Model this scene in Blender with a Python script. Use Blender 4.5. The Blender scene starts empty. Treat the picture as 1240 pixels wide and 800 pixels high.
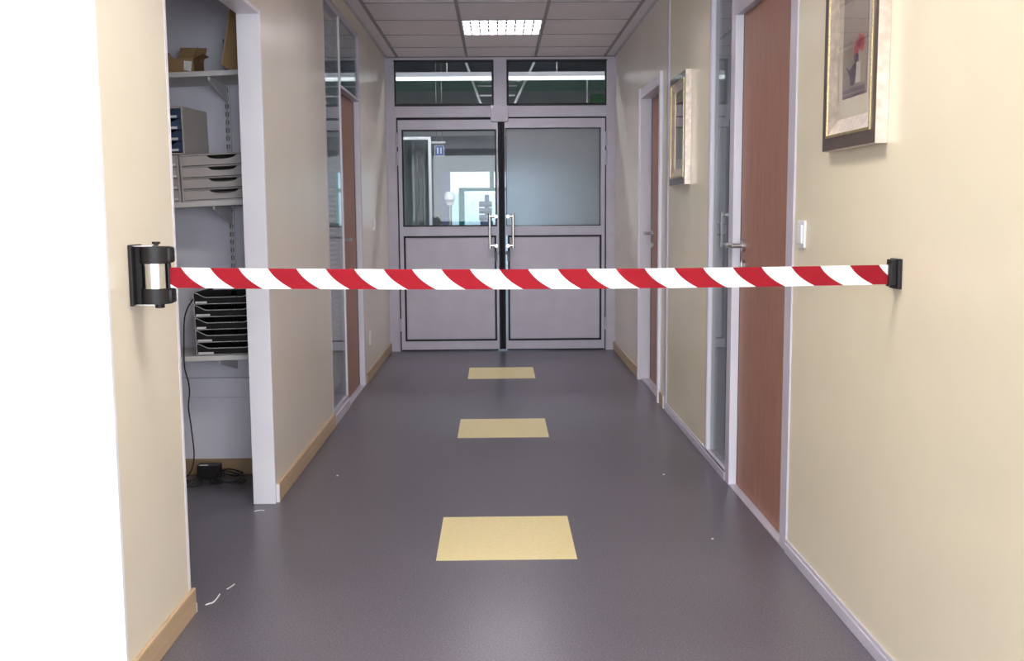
import bpy, bmesh, math, random
from mathutils import Matrix, Vector, Euler
random.seed(7)
SC = bpy.context.scene
COL = SC.collection

# ------------------------------------------------------------------ camera
CAM_H = 1.22
cam = bpy.data.cameras.new('camera'); camo = bpy.data.objects.new('camera', cam); COL.objects.link(camo)
p_, y_, r_ = 0.1141, 0.0135, -0.0074
fw = Vector((math.sin(y_)*math.cos(p_), math.cos(y_)*math.cos(p_), -math.sin(p_)))
rt = Vector((math.cos(y_), -math.sin(y_), 0)); up = rt.cross(fw)
rt2 = rt*math.cos(r_) + up*math.sin(r_); up2 = up*math.cos(r_) - rt*math.sin(r_)
camo.matrix_world = Matrix(((rt2.x, up2.x, -fw.x, 0), (rt2.y, up2.y, -fw.y, 0), (rt2.z, up2.z, -fw.z, CAM_H), (0, 0, 0, 1)))
cam.sensor_fit = 'HORIZONTAL'; cam.sensor_width = 36.0; cam.lens = 36.0*1256.7/1240.0
cam.clip_start = 0.05; cam.clip_end = 200
SC.camera = camo

# ------------------------------------------------------------------ world, daylight, exposure
W = bpy.data.worlds.new('sky'); SC.world = W; W.use_nodes = True
bg = W.node_tree.nodes['Background']
bg.inputs['Color'].default_value = (0.55, 0.78, 1.0, 1); bg.inputs['Strength'].default_value = 1.15

def area(name, loc, rot, sx, sy, power, color):
    l = bpy.data.lights.new(name, 'AREA'); l.shape = 'RECTANGLE'; l.size = sx; l.size_y = sy
    l.energy = power; l.color = color
    o = bpy.data.objects.new(name, l); COL.objects.link(o); o.location = loc; o.rotation_euler = rot
    return o
# daylight entering through the glazed front of the lobby behind the camera
area('lobby_window_daylight', (0.0, -3.95, 1.40), (math.radians(90), 0, 0), 7.6, 2.0, 255, (0.90, 0.93, 1.0))

vs = SC.view_settings
vs.view_transform = 'Standard'; vs.look = 'None'; vs.gamma = 1.0; vs.use_curve_mapping = False
vs.exposure = 0.74
SC.cycles.use_denoising = True
SC.cycles.max_bounces = 10

# ------------------------------------------------------------------ constants of the place
XL, XR, H, D = -0.948, 1.028, 2.54, 9.10     # corridor faces, ceiling height, end frame

# ------------------------------------------------------------------ materials
def newmat(name):
    m = bpy.data.materials.new(name); m.use_nodes = True
    nt = m.node_tree; b = nt.nodes['Principled BSDF']
    return m, nt, b
def setp(b, col=None, rough=None, metal=None, spec=None, coat=None, coatr=None):
    if col is not None: b.inputs['Base Color'].default_value = (*col, 1)
    if rough is not None: b.inputs['Roughness'].default_value = rough
    if metal is not None: b.inputs['Metallic'].default_value = metal
    if spec is not None: b.inputs['Specular IOR Level'].default_value = spec
    if coat is not None: b.inputs['Coat Weight'].default_value = coat
    if coatr is not None: b.inputs['Coat Roughness'].default_value = coatr
def coords(nt, kind='Object', scale=(1, 1, 1)):
    tc = nt.nodes.new('ShaderNodeTexCoord'); mp = nt.nodes.new('ShaderNodeMapping')
    mp.inputs['Scale'].default_value = scale
    nt.links.new(tc.outputs[kind], mp.inputs['Vector']); return mp.outputs['Vector']
def noise(nt, vec, scale, detail=3, rough=0.5):
    n = nt.nodes.new('ShaderNodeTexNoise'); n.inputs['Scale'].default_value = scale
    n.inputs['Detail'].default_value = detail; n.inputs['Roughness'].default_value = rough
    nt.links.new(vec, n.inputs['Vector']); return n.outputs['Fac']
def ramp(nt, fac, stops):
    r = nt.nodes.new('ShaderNodeValToRGB'); nt.links.new(fac, r.inputs['Fac'])
    e = r.color_ramp.elements
    while len(e) < len(stops): e.new(0.5)
    for el, (p, c) in zip(e, stops): el.position = p; el.color = (*c, 1)
    return r.outputs['Color']
def bump(nt, b, fac, strength, dist=0.002):
    n = nt.nodes.new('ShaderNodeBump'); n.inputs['Strength'].default_value = strength; n.inputs['Distance'].default_value = dist
    nt.links.new(fac, n.inputs['Height']); nt.links.new(n.outputs['Normal'], b.inputs['Normal'])
def lift(c, k): return tuple(min(1, x*k) for x in c)
def noisy(name, col, rough=0.5, scale=6, amp=0.06, bumps=0.0, bscale=200, stretch=(1, 1, 1), **kw):
    m, nt, b = newmat(name); setp(b, col, rough, **kw)
    v = coords(nt, 'Object', stretch); f = noise(nt, v, scale, 4)
    nt.links.new(ramp(nt, f, [(0.3, lift(col, 1-amp)), (0.7, lift(col, 1+amp))]), b.inputs['Base Color'])
    if bumps: bump(nt, b, noise(nt, v, bscale, 2), bumps)
    return m
M = {}
M['cream'] = noisy('cream_wall_laminate', (0.83, 0.735, 0.53), 0.34, 2.5, 0.03, spec=0.45, coat=0.25, coatr=0.16)
M['near_cream'] = noisy('pale_cream_wall_laminate', (0.83, 0.755, 0.61), 0.36, 2.5, 0.03, spec=0.4, coat=0.2, coatr=0.18)
M['beige'] = noisy('pinkish_beige_wall_laminate', (0.79, 0.715, 0.605), 0.34, 2.5, 0.03, spec=0.45, coat=0.25, coatr=0.16)
M['white_wall'] = noisy('white_wall_paint', (0.88, 0.88, 0.88), 0.5, 3, 0.015)
M['closet_wall'] = noisy('closet_wall_paint', (0.80, 0.78, 0.85), 0.7, 3, 0.03)
M['office_wall'] = noisy('office_wall_paint', (0.55, 0.53, 0.48), 0.7, 3, 0.03)
M['white_paint'] = noisy('white_frame_paint', (0.87, 0.85, 0.90), 0.35, 5, 0.02)
M['alu'] = noisy('lilac_grey_profile', (0.58, 0.54, 0.60), 0.32, 5, 0.03, spec=0.5)
M['door_paint'] = noisy('worn_grey_door_paint', (0.56, 0.53, 0.60), 0.38, 7, 0.05, spec=0.4)
M['wood_base'] = noisy('beech_baseboard', (0.52, 0.375, 0.225), 0.4, 12, 0.10, stretch=(1, .12, 6))
M['wood_dark'] = noisy('closet_baseboard', (0.36, 0.24, 0.13), 0.5, 12, 0.08)
M['black'] = noisy('black_plastic', (0.014, 0.012, 0.012), 0.45, 30, 0.2, spec=0.3)
M['black_gap'] = noisy('black_rubber_gasket', (0.012, 0.011, 0.014), 0.6, 30, 0.2)
M['cable'] = noisy('black_cable_sheath', (0.015, 0.015, 0.017), 0.45, 30, 0.2)
M['chrome'] = noisy('polished_chrome', (0.55, 0.54, 0.53), 0.16, 20, 0.02, metal=1.0)
M['steel'] = noisy('satin_steel', (0.52, 0.50, 0.50), 0.30, 20, 0.04, metal=1.0)
M['white_plastic'] = noisy('white_plastic', (0.82, 0.81, 0.82), 0.3, 20, 0.01)
M['shelf'] = noisy('pale_shelf_laminate', (0.72, 0.69, 0.66), 0.45, 8, 0.03)
M['tray_grey'] = noisy('warm_grey_plastic', (0.50, 0.46, 0.43), 0.42, 15, 0.03)
M['navy'] = noisy('navy_drawer_plastic', (0.045, 0.075, 0.15), 0.35, 15, 0.08)
M['cardboard'] = noisy('brown_cardboard', (0.36, 0.22, 0.10), 0.8, 14, 0.08, stretch=(1, 1, 8))
M['card_edge'] = noisy('cut_cardboard_edge', (0.55, 0.38, 0.22), 0.8, 40, 0.1)
M['silver_line'] = noisy('silver_plastic_edge', (0.70, 0.70, 0.70), 0.3, 20, 0.03)
M['label'] = noisy('paper_label', (0.80, 0.80, 0.78), 0.7, 120, 0.12)
M['yellow'] = noisy('yellow_floor_tile', (0.74, 0.62, 0.31), 0.34, 60, 0.05, spec=0.4)
M['ceiling_tile'] = noisy('mineral_fibre_tile', (0.88, 0.83, 0.86), 0.9, 180, 0.10)
M['t_bar'] = noisy('grey_ceiling_grid', (0.36, 0.34, 0.36), 0.6, 20, 0.05)
M['louvre'] = noisy('grey_louvre_metal', (0.16, 0.15, 0.18), 0.5, 20, 0.05)
M['slab'] = noisy('concrete_soffit', (0.40, 0.39, 0.38), 0.9, 5, 0.06)
M['bronze'] = noisy('dark_bronze_frame', (0.075, 0.050, 0.042), 0.35, 30, 0.15, coat=0.3)
M['champagne'] = noisy('champagne_leaf_frame', (0.70, 0.60, 0.51), 0.36, 35, 0.18, metal=0.55)
M['gold'] = noisy('beaded_gold', (0.72, 0.58, 0.30), 0.28, 200, 0.35, metal=0.9, bumps=0.5, bscale=300)
M['mat_board'] = noisy('cream_mat_board', (0.74, 0.66, 0.53), 0.8, 60, 0.03)
M['print_grey'] = noisy('grey_brown_print', (0.36, 0.30, 0.25), 0.8, 9, 0.22)
M['print_line'] = noisy('plum_print_border', (0.17, 0.13, 0.17), 0.8, 40, 0.15)
M['print_red'] = noisy('red_petal_print', (0.42, 0.08, 0.09), 0.8, 60, 0.35)
M['print_plum'] = noisy('dark_plum_print', (0.10, 0.07, 0.11), 0.8, 60, 0.3)
M['print_pale'] = noisy('pale_print', (0.55, 0.48, 0.42), 0.8, 40, 0.1)
M['teal'] = noisy('teal_window_paint', (0.02, 0.42, 0.40), 0.5, 10, 0.1)
M['lavender'] = noisy('lavender_blue_panel', (0.30, 0.36, 0.62), 0.5, 10, 0.05)
M['green'] = noisy('green_panel_paint', (0.06, 0.24, 0.08), 0.5, 10, 0.1)
M['hall_wall'] = noisy('grey_hall_wall', (0.34, 0.36, 0.37), 0.7, 3, 0.08)
M['hall_green'] = noisy('grey_green_hall_band', (0.20, 0.33, 0.28), 0.7, 3, 0.1)
M['hall_ceiling'] = noisy('dark_hall_ceiling', (0.32, 0.32, 0.34), 0.8, 3, 0.08)
M['blue'] = noisy('blue_sign_paint', (0.08, 0.16, 0.48), 0.5, 60, 0.1)
M['slat'] = noisy('pale_blind_slat', (0.90, 0.88, 0.86), 0.4, 10, 0.03)
M['scuff'] = noisy('white_scrap', (0.8, 0.78, 0.75), 0.6, 60, 0.05)
M['paving'] = noisy('outdoor_paving', (0.5, 0.5, 0.48), 0.9, 4, 0.1)

def mat_floor():
    m, nt, b = newmat('speckled_grey_linoleum'); setp(b, rough=0.30, spec=0.42)
    v = coords(nt, 'Object')
    f = noise(nt, v, 170, 2, 0.6)
    c1 = ramp(nt, f, [(0.33, (0.070, 0.062, 0.078)), (0.5, (0.112, 0.101, 0.122)), (0.62, (0.130, 0.118, 0.139)), (0.74, (0.23, 0.21, 0.24))])
    g = ramp(nt, noise(nt, v, 1.3, 4), [(0.3, (0.92, 0.92, 0.92)), (0.7, (1.06, 1.06, 1.06))])
    mx = nt.nodes.new('ShaderNodeMix'); mx.data_type = 'RGBA'; mx.blend_type = 'MULTIPLY'; mx.inputs['Factor'].default_value = 1
    nt.links.new(c1, mx.inputs['A']); nt.links.new(g, mx.inputs['B']); nt.links.new(mx.outputs['Result'], b.inputs['Base Color'])
    bump(nt, b, noise(nt, v, 60, 2), 0.08, 0.002)
    return m
M['floor'] = mat_floor()

def mat_wood():
    m, nt, b = newmat('brown_door_veneer'); setp(b, rough=0.42, spec=0.25)
    v = coords(nt, 'Object', (9, 9, 0.9))
    f = noise(nt, v, 6, 6, 0.65)
    nt.links.new(ramp(nt, f, [(0.25, (0.275, 0.125, 0.085)), (0.55, (0.35, 0.168, 0.118)), (0.8, (0.41, 0.21, 0.152))]), b.inputs['Base Color'])
    return m
M['wood'] = mat_wood()

def mat_glass(name, tint, boost):
    m = bpy.data.materials.new(name); m.use_nodes = True; nt = m.node_tree; nt.nodes.clear()
    o = nt.nodes.new('ShaderNodeOutputMaterial'); mx = nt.nodes.new('ShaderNodeMixShader')
    t = nt.nodes.new('ShaderNodeBsdfTransparent'); g = nt.nodes.new('ShaderNodeBsdfGlossy')
    t.inputs['Color'].default_value = (*tint, 1); g.inputs['Roughness'].default_value = 0.015
    lw = nt.nodes.new('ShaderNodeLayerWeight'); lw.inputs['Blend'].default_value = 0.5
    pw = nt.nodes.new('ShaderNodeMath'); pw.operation = 'POWER'; pw.inputs[1].default_value = 5.0
    ma = nt.nodes.new('ShaderNodeMath'); ma.operation = 'MULTIPLY_ADD'; ma.inputs[1].default_value = 1-boost; ma.inputs[2].default_value = boost
    nt.links.new(lw.outputs['Facing'], pw.inputs[0]); nt.links.new(pw.outputs[0], ma.inputs[0])
    nt.links.new(ma.outputs[0], mx.inputs[0]); nt.links.new(t.outputs[0], mx.inputs[1]); nt.links.new(g.outputs[0], mx.inputs[2])
    nt.links.new(mx.outputs[0], o.inputs['Surface']); return m
M['glass'] = mat_glass('clear_window_glass', (0.93, 0.96, 0.95), 0.022)
M['picture_glass'] = mat_glass('picture_glass', (0.98, 0.98, 0.98), 0.02)

def mat_frost():
    m, nt, b = newmat('brushed_frosted_glass'); setp(b, (0.95, 0.95, 0.97), 0.30, spec=0.5)
    b.inputs['Transmission Weight'].default_value = 0.82; b.inputs['IOR'].default_value = 1.25
    v = coords(nt, 'Object', (60, 1, 9)); bump(nt, b, noise(nt, v, 2.5, 4), 0.6, 0.02)
    return m
M['frost'] = mat_frost()

def mat_emit(name, col, s):
    m, nt, b = newmat(name); setp(b, (0.9, 0.9, 0.9), 0.4)
    b.inputs['Emission Color'].default_value = (*col, 1); b.inputs['Emission Strength'].default_value = s
    return m
LAMP_FAR = mat_emit('lit_fluorescent_far', (0.95, 0.93, 1.0), 17.0)
LAMP_NEAR = mat_emit('lit_fluorescent_near', (1.0, 0.95, 0.89), 56.0)
HALL_TUBE = mat_emit('lit_hall_tube', (0.92, 0.97, 1.0), 0.75)

def mat_belt():
    m, nt, b = newmat('red_white_striped_webbing'); setp(b, rough=0.85, spec=0.15)
    uv = nt.nodes.new('ShaderNodeUVMap'); sp = nt.nodes.new('ShaderNodeSeparateXYZ'); nt.links.new(uv.outputs[0], sp.inputs[0])
    def mth(op, a, c=None):
        n = nt.nodes.new('ShaderNodeMath'); n.operation = op
        for i, q in enumerate((a, c)):
            if q is None: continue
            if isinstance(q, (int, float)): n.inputs[i].default_value = q
            else: nt.links.new(q, n.inputs[i])
        return n.outputs[0]
    u, v = sp.outputs[0], sp.outputs[1]
    t = mth('SUBTRACT', 1.0, v)                                     # 0 at the top edge, 1 at the bottom edge
    g = mth('ADD', mth('MULTIPLY', t, 0.22), mth('MULTIPLY', mth('POWER', t, 2.4), 0.19))
    s = mth('FRACT', mth('SUBTRACT', mth('DIVIDE', u, 0.1497), g))
    isred = mth('LESS_THAN', s, 0.495)
    mx = nt.nodes.new('ShaderNodeMix'); mx.data_type = 'RGBA'
    nt.links.new(isred, mx.inputs['Factor'])
    mx.inputs['A'].default_value = (0.90, 0.90, 0.90, 1); mx.inputs['B'].default_value = (0.285, 0.010, 0.018, 1)
    nt.links.new(mx.outputs['Result'], b.inputs['Base Color'])
    return m
M['belt'] = mat_belt()

# ------------------------------------------------------------------ mesh helpers
def box(bm, x0, x1, y0, y1, z0, z1, bev=0.0):
    r = bmesh.ops.create_cube(bm, size=1.0)
    vs_ = r['verts']
    for v in vs_:
        v.co = Vector(((x0+x1)/2 + v.co.x*(x1-x0), (y0+y1)/2 + v.co.y*(y1-y0), (z0+z1)/2 + v.co.z*(z1-z0)))
    if bev:
        es = list({e for v in vs_ for e in v.link_edges})
        bmesh.ops.bevel(bm, geom=es, offset=bev, segments=2, affect='EDGES', profile=0.5)
    return bm
def B(*a, **k): return box(bmesh.new(), *a, **k)
def prism(bm, pts, axis, a0, a1):
    """extrude a 2-D outline along an axis; outline is (y,z) for X, (x,z) for Y, (x,y) for Z"""
    def mk(p, a): return {'X': (a, p[0], p[1]), 'Y': (p[0], a, p[1]), 'Z': (p[0], p[1], a)}[axis]
    lo = [bm.verts.new(mk(p, a0)) for p in pts]; hi = [bm.verts.new(mk(p, a1)) for p in pts]
    n = len(pts); fs = [bm.faces.new(lo), bm.faces.new(hi[::-1])]
    for i in range(n): fs.append(bm.faces.new((lo[i], hi[i], hi[(i+1) % n], lo[(i+1) % n])))
    bmesh.ops.recalc_face_normals(bm, faces=fs)
    return bm
def cyl(bm, p0, p1, r0, r1=None, seg=20):
    r1 = r0 if r1 is None else r1
    p0, p1 = Vector(p0), Vector(p1); d = (p1-p0).normalized()
    a = d.orthogonal().normalized(); b = d.cross(a)
    lo, hi = [], []
    for i in range(seg):
        t = 2*math.pi*i/seg; q = a*math.cos(t) + b*math.sin(t)
        lo.append(bm.verts.new(p0+q*r0)); hi.append(bm.verts.new(p1+q*r1))
    fs = [bm.faces.new(lo[::-1]), bm.faces.new(hi)]
    for i in range(seg): fs.append(bm.faces.new((lo[i], lo[(i+1) % seg], hi[(i+1) % seg], hi[i])))
    bmesh.ops.recalc_face_normals(bm, faces=fs)
    return bm
def lathe(bm, prof, c, seg=28):
    """prof: list of (radius, z) from bottom to top"""
    rings = []
    for r, z in prof:
        rings.append([bm.verts.new((c[0]+r*math.cos(2*math.pi*i/seg), c[1]+r*math.sin(2*math.pi*i/seg), c[2]+z)) for i in range(seg)])
    fs = [bm.faces.new(rings[0][::-1]), bm.faces.new(rings[-1])]
    for a, b in zip(rings, rings[1:]):
        for i in range(seg): fs.append(bm.faces.new((a[i], a[(i+1) % seg], b[(i+1) % seg], b[i])))
    bmesh.ops.recalc_face_normals(bm, faces=fs)
    return bm
def smooth_path(pts, n=8):
    P = [Vector(p) for p in pts]; P = [2*P[0]-P[1]] + P + [2*P[-1]-P[-2]]; out = []
    for i in range(1, len(P)-2):
        a, b, c, d = P[i-1:i+3]
        for k in range(n):
            t = k/n
            out.append(0.5*((2*b) + (c-a)*t + (2*a-5*b+4*c-d)*t*t + (3*b-a-3*c+d)*t**3))
    out.append(P[-2]); return out
def tube(bm, pts, r, seg=8):
    P = [Vector(p) for p in pts]; rings = []; prev = None
    for i, p in enumerate(P):
        d = (P[min(i+1, len(P)-1)] - P[max(i-1, 0)]).normalized()
        a = d.orthogonal().normalized() if prev is None else (prev - d*prev.dot(d)).normalized()
        prev = a; b = d.cross(a)
        rings.append([bm.verts.new(p + (a*math.cos(2*math.pi*k/seg) + b*math.sin(2*math.pi*k/seg))*r) for k in range(seg)])
    fs = [bm.faces.new(rings[0][::-1]), bm.faces.new(rings[-1])]
    for a, b in zip(rings, rings[1:]):
        for k in range(seg): fs.append(bm.faces.new((a[k], a[(k+1) % seg], b[(k+1) % seg], b[k])))
    bmesh.ops.recalc_face_normals(bm, faces=fs)
    return bm
def wm(o):
    m = o.matrix_basis.copy()
    return wm(o.parent) @ m if o.parent else m
def root(name, loc=(0, 0, 0), rot=(0, 0, 0)):
    o = bpy.data.objects.new(name, None); COL.objects.link(o); o.location = loc; o.rotation_euler = rot
    o.empty_display_size = 0.05; return o
def obj(name, bm, mat, parent=None, local=False, smooth=False):
    """link a bmesh as ONE object; coordinates are world ones unless local (then those of the parent)"""
    if parent is not None and not local: bm.transform(wm(parent).inverted())
    me = bpy.data.meshes.new(name); bm.to_mesh(me); bm.free()
    me.materials.append(M[mat] if isinstance(mat, str) else mat)
    if smooth:
        for p in me.polygons: p.use_smooth = True
        try: me.set_sharp_from_angle(angle=math.radians(40))
        except Exception: pass
    o = bpy.data.objects.new(name, me); COL.objects.link(o); o.parent = parent
    return o
def tag(o, label, cat, group=None):
    o['label'] = label; o['category'] = cat
    if group: o['group'] = group
    return o
def struct(o, label=None, cat=None):
    o['kind'] = 'structure'
    if label: o['label'] = label
    if cat: o['category'] = cat
    return o
def lab(o, label): o['label'] = label; return o
def copy_tree(o, parent=None):
    c = o.copy(); COL.objects.link(c); c.parent = parent
    for ch in o.children: copy_tree(ch, c)
    return c

# ================================================================== THE SETTING
# ---- floor with three inlaid yellow tiles
fl = struct(obj('floor', B(-5, 5, -5, D+9.4, -0.12, 0.0), 'floor'), 'speckled grey linoleum floor of the corridor', 'floor')
TX0, TX1 = -0.226, 0.272
for y0, y1, nm in ((3.545, 4.065, 'nearest yellow tile in the corridor floor'), (5.54, 6.05, 'middle yellow tile of the three in the floor'), (7.545, 8.09, 'farthest yellow tile, before the double doors')):
    lab(obj('floor_tile', B(TX0, TX1, y0, y1, -0.004, 0.0012), 'yellow', fl), nm)

# ---- ceiling: soffit slab, tiles and grid bars
slab = bmesh.new()
box(slab, -5, 5, -5, D+0.10, H+0.25, H+0.40)
ce = struct(obj('ceiling', slab, 'slab'), 'suspended ceiling of pale grey tiles in a grey grid', 'ceiling')
gx = [XL, -0.842, -0.248, 0.341, 0.935, XR]
gy = [6.18, 6.78, 7.38, 7.98, 8.58, D]
tile_cache = {}
for j in range(len(gy)-1):
    for i in range(len(gx)-1):
        if i == 2 and j == 2: continue                          # the light sits in this bay
        x0, x1, y0, y1 = gx[i]+0.006, gx[i+1]-0.006, gy[j]+0.006, gy[j+1]-0.006
        obj('ceiling_tile', B(x0, x1, y0, y1, H-0.001, H+0.016, bev=0.003), 'ceiling_tile', ce)
for x in gx[1:-1]: obj('t_bar', B(x-0.011, x+0.011, 6.18, D, H-0.006, H+0.03), 't_bar', ce)
for y in gy[1:-1]:
    for i in range(len(gx)-1):
        if gx[i+1]-gx[i] < 0.2: continue
        obj('t_bar', B(gx[i]+0.011, gx[i+1]-0.011, y-0.006, y+0.006, H-0.004, H+0.03), 't_bar', ce)
for s, x in ((1, XL), (-1, XR)): obj('edge_angle', B(min(x, x+s*0.022), max(x, x+s*0.022), 6.18, D, H-0.005, H-0.002), 'alu', ce)
# tiles towards the camera, above the picture: plain runs either side of the near light
NLX0, NLX1, NLY0, NLY1 = -0.248, 0.341, 2.00, 2.60
MLY0, MLY1 = 4.60, 5.20                                     # bay of the unseen light added halfway along
BLY0, BLY1 = -0.80, -0.20                                   # bay of the unseen light added above and behind the camera
sh = bmesh.new()
box(sh, XL, XR, NLY1, MLY0, H, H+0.016); box(sh, XL, XR, MLY1, 6.18, H, H+0.016); box(sh, XL, NLX0, MLY0, MLY1, H, H+0.016); box(sh, NLX1, XR, MLY0, MLY1, H, H+0.016); box(sh, XL, NLX0, NLY0, NLY1, H, H+0.016)
box(sh, NLX1, XR, NLY0, NLY1, H, H+0.016); box(sh, -5, 5, -5, BLY0, H, H+0.016); box(sh, -5, 5, BLY1, NLY0, H, H+0.016); box(sh, -5, NLX0, BLY0, BLY1, H, H+0.016); box(sh, NLX1, 5, BLY0, BLY1, H, H+0.016)
obj('ceiling_board', sh, 'ceiling_tile', ce)
oc = bmesh.new(); box(oc, -5, XL-0.09, NLY0, D+0.1, H+0.0, H+0.02); box(oc, XR+0.09, 5, NLY0, D+0.1, H, H+0.02)
obj('ceiling_board', oc, 'ceiling_tile', ce)

# ---- left wall: near stretch, doorway into the store cupboard, far stretch
TH = 0.087
XLi = XL - TH
struct(obj('wall_left_near', B(XLi, XL, 2.545, 3.062, 0, H+0.02), 'near_cream'), 'cream wall stretch behind the belt dispenser', 'wall')
struct(obj('trim_1', B(XLi-0.004, XL+0.0008, 3.062, 3.082, 0, H), 'white_paint'), 'narrow white edge strip on the near cream wall', 'trim')
wlb = bmesh.new(); box(wlb, -5, XLi, 2.530, 2.62, 0, H+0.02); box(wlb, XLi, XL+0.0005, 2.530, 2.545, 0, H+0.02)
struct(obj('wall_lobby', wlb, 'white_wall'), 'bright white wall end facing the camera at far left', 'wall')
# far stretch with the opening for side light and door
wl = bmesh.new()
Y_SL0, Y_SL1, Y_D0, Y_D1, Y_F1 = 5.87, 6.44, 6.48, 7.29, 7.355
box(wl, XLi, XL, 4.302, Y_SL0, 0, H+0.02)
box(wl, XLi, XL, Y_SL0, Y_F1, 2.44, H+0.02)
box(wl, XLi, XL, Y_F1, D+0.02, 0, H+0.02)
box(wl, XLi, XL, 3.082, 4.302, 2.03, H+0.02)               # over the cupboard doorway
struct(obj('wall_left', wl, 'beige'), 'glossy beige laminate wall along the left of the corridor', 'wall')
struct(obj('trim_3', B(XLi-0.004, XL+0.003, 4.287, 4.302, 0, 2.03, bev=0.002), 'white_paint'), 'white end face of the partition beside the cupboard', 'trim')
struct(obj('trim_4', B(XLi, XL+0.001, 3.082, 4.287, 2.014, 2.03), 'white_paint'), 'white lintel over the cupboard doorway', 'trim')

# ---- right wall
wr = bmesh.new()
Z_RH = 2.04
XRo = XR + TH
box(wr, XR, XRo, 0.30, 3.592, 0, H+0.02)
box(wr, XR, XRo, 3.592, 4.59, Z_RH+0.075, H+0.02)
box(wr, XR, XRo, 5.055, 6.25, 0, H+0.02)
wrf = bmesh.new()
box(wrf, XR, XRo, 6.30, 6.50, 0, H+0.02)
box(wrf, XR, XRo, 6.50, 7.45, 2.065, H+0.02)
box(wrf, XR, XRo, 7.45, D+0.02, 0, H+0.02)
struct(obj('wall_right_far', wrf, 'beige'), 'glossy beige wall around the far right door', 'wall')
struct(obj('wall_right', wr, 'cream'), 'cream laminate wall along the right of the corridor', 'wall')
struct(obj('trim_5', B(XR-0.008, XRo, 6.25, 6.30, 0, H, bev=0.003), 'alu'), 'lilac-grey wall post beyond the small picture', 'trim')
# ---- end of the side walls, store cupboard, offices, lobby, hall (their outer shells)
YC = 4.811
struct(obj('wall_closet_back', B(-3.2, XLi, YC, YC+0.09, 0, H+0.02), 'closet_wall'), 'grey back wall of the store cupboard carrying the shelves', 'wall')
struct(obj('wall_closet_left', B(-3.3, -3.2, 2.535, YC+0.09, 0, H+0.02), 'closet_wall'), 'side wall of the store cupboard', 'wall')
def wall_with_window(name, x0, x1, y0, y1, wy0, wy1, wz0, wz1, ht, mat):
    b = bmesh.new()
    box(b, x0, x1, y0, wy0, 0, ht); box(b, x0, x1, wy1, y1, 0, ht)
    box(b, x0, x1, wy0, wy1, 0, wz0); box(b, x0, x1, wy0, wy1, wz1, ht)
    return struct(obj(name, b, mat), 'outer office wall with a window opening', 'wall')
wall_with_window('wall_office_left', -3.3, -3.2, YC+0.09, D+0.1, 6.0, 8.0, 0.9, 2.0, H+0.02, 'office_wall')
wall_with_window('wall_office_right', 3.2, 3.3, 2.0, D+0.1, 6.2, 7.8, 0.9, 2.0, H+0.02, 'office_wall')
struct(obj('wall_office_near', B(XRo, 3.2, 1.9, 2.0, 0, H+0.02), 'office_wall'), 'near wall of the right-hand office', 'wall')
we = bmesh.new(); box(we, -3.3, XLi, D, D+0.1, 0, H+0.02); box(we, XRo, 3.3, D, D+0.1, 0, H+0.02)
struct(obj('wall_end', we, 'office_wall'), 'end wall of the offices beside the double doors', 'wall')
# lobby behind the camera
lb = bmesh.new()
box(lb, -5, -3.8, -4.1, -4.0, 0, H); box(lb, 3.8, 5, -4.1, -4.0, 0, H); box(lb, -3.8, 3.8, -4.1, -4.0, 0, 0.4); box(lb, -3.8, 3.8, -4.1, -4.0, 2.4, H)
box(lb, -5, -4.9, -4, 2.44, 0, H); box(lb, 4.9, 5, -4, 0.3, 0, H); box(lb, XRo, 4.9, 0.3, 0.4, 0, H)
struct(obj('wall_back', lb, 'white_wall'), 'white lobby walls with a glazed front behind the camera', 'wall')

# ---- baseboards
def bboard(name, x0, x1, y0, y1, label, mat='wood_base', h=0.08):
    struct(obj(name, B(x0, x1, y0, y1, 0.0, h, bev=0.003), mat), label, 'baseboard')
bboard('baseboard_left_near', XL, XL+0.012, 2.545, 3.095, 'beech baseboard below the belt dispenser')
struct(obj('trim_6', B(XL+0.0005, XL+0.0125, 3.0955, 3.099, 0, 0.03), 'white_plastic'), 'chipped white end of the near baseboard', 'trim')
bboard('baseboard_left', XL, XL+0.014, 4.325, Y_SL0, 'beech baseboard along the left wall before the glazing')
struct(obj('trim_7', B(XL+0.001, XL+0.014, 4.312, 4.324, 0, 0.078), 'white_plastic'), 'white end cap of the left baseboard', 'trim')
bboard('baseboard_left_far', XL, XL+0.012, Y_F1+0.02, D-0.01, 'beech baseboard between the left door and the end', h=0.078)
struct(obj('trim_8', B(XL, XL+0.010, Y_SL0, Y_D0, 0, 0.055), 'alu'), 'pale skirting profile under the left glazing', 'trim')
bboard('baseboard_right_far', XR-0.012, XR, 7.47, D-0.01, 'beech baseboard between the far right door and the end', h=0.078)
for nm, a, b, t in (('baseboard_right_near', 0.30, 3.592, 'lilac-grey skirting below the large picture'), ('baseboard_right', 4.59, 6.25, 'lilac-grey skirting below the small picture')):
    q = bmesh.new(); box(q, XR-0.010, XR, a, b, 0, 0.036, bev=0.002); box(q, XR-0.006, XR, a, b, 0.036, 0.048, bev=0.001)
    struct(obj(nm, q, 'alu'), t, 'baseboard')
struct(obj('trim_9', B(XR-0.012, XR, 6.33, 6.48, 0, 0.078, bev=0.002), 'wood_base'), 'short beech baseboard beside the far right door', 'trim')
struct(obj('trim_10', B(XR-0.0125, XR-0.001, 6.318, 6.33, 0, 0.078), 'white_plastic'), 'white end cap of the short baseboard', 'trim')
bboard('baseboard_closet', -3.2, XLi, YC-0.012, YC, 'brown baseboard at the back of the store cupboard', 'wood_dark', 0.075)

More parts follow.
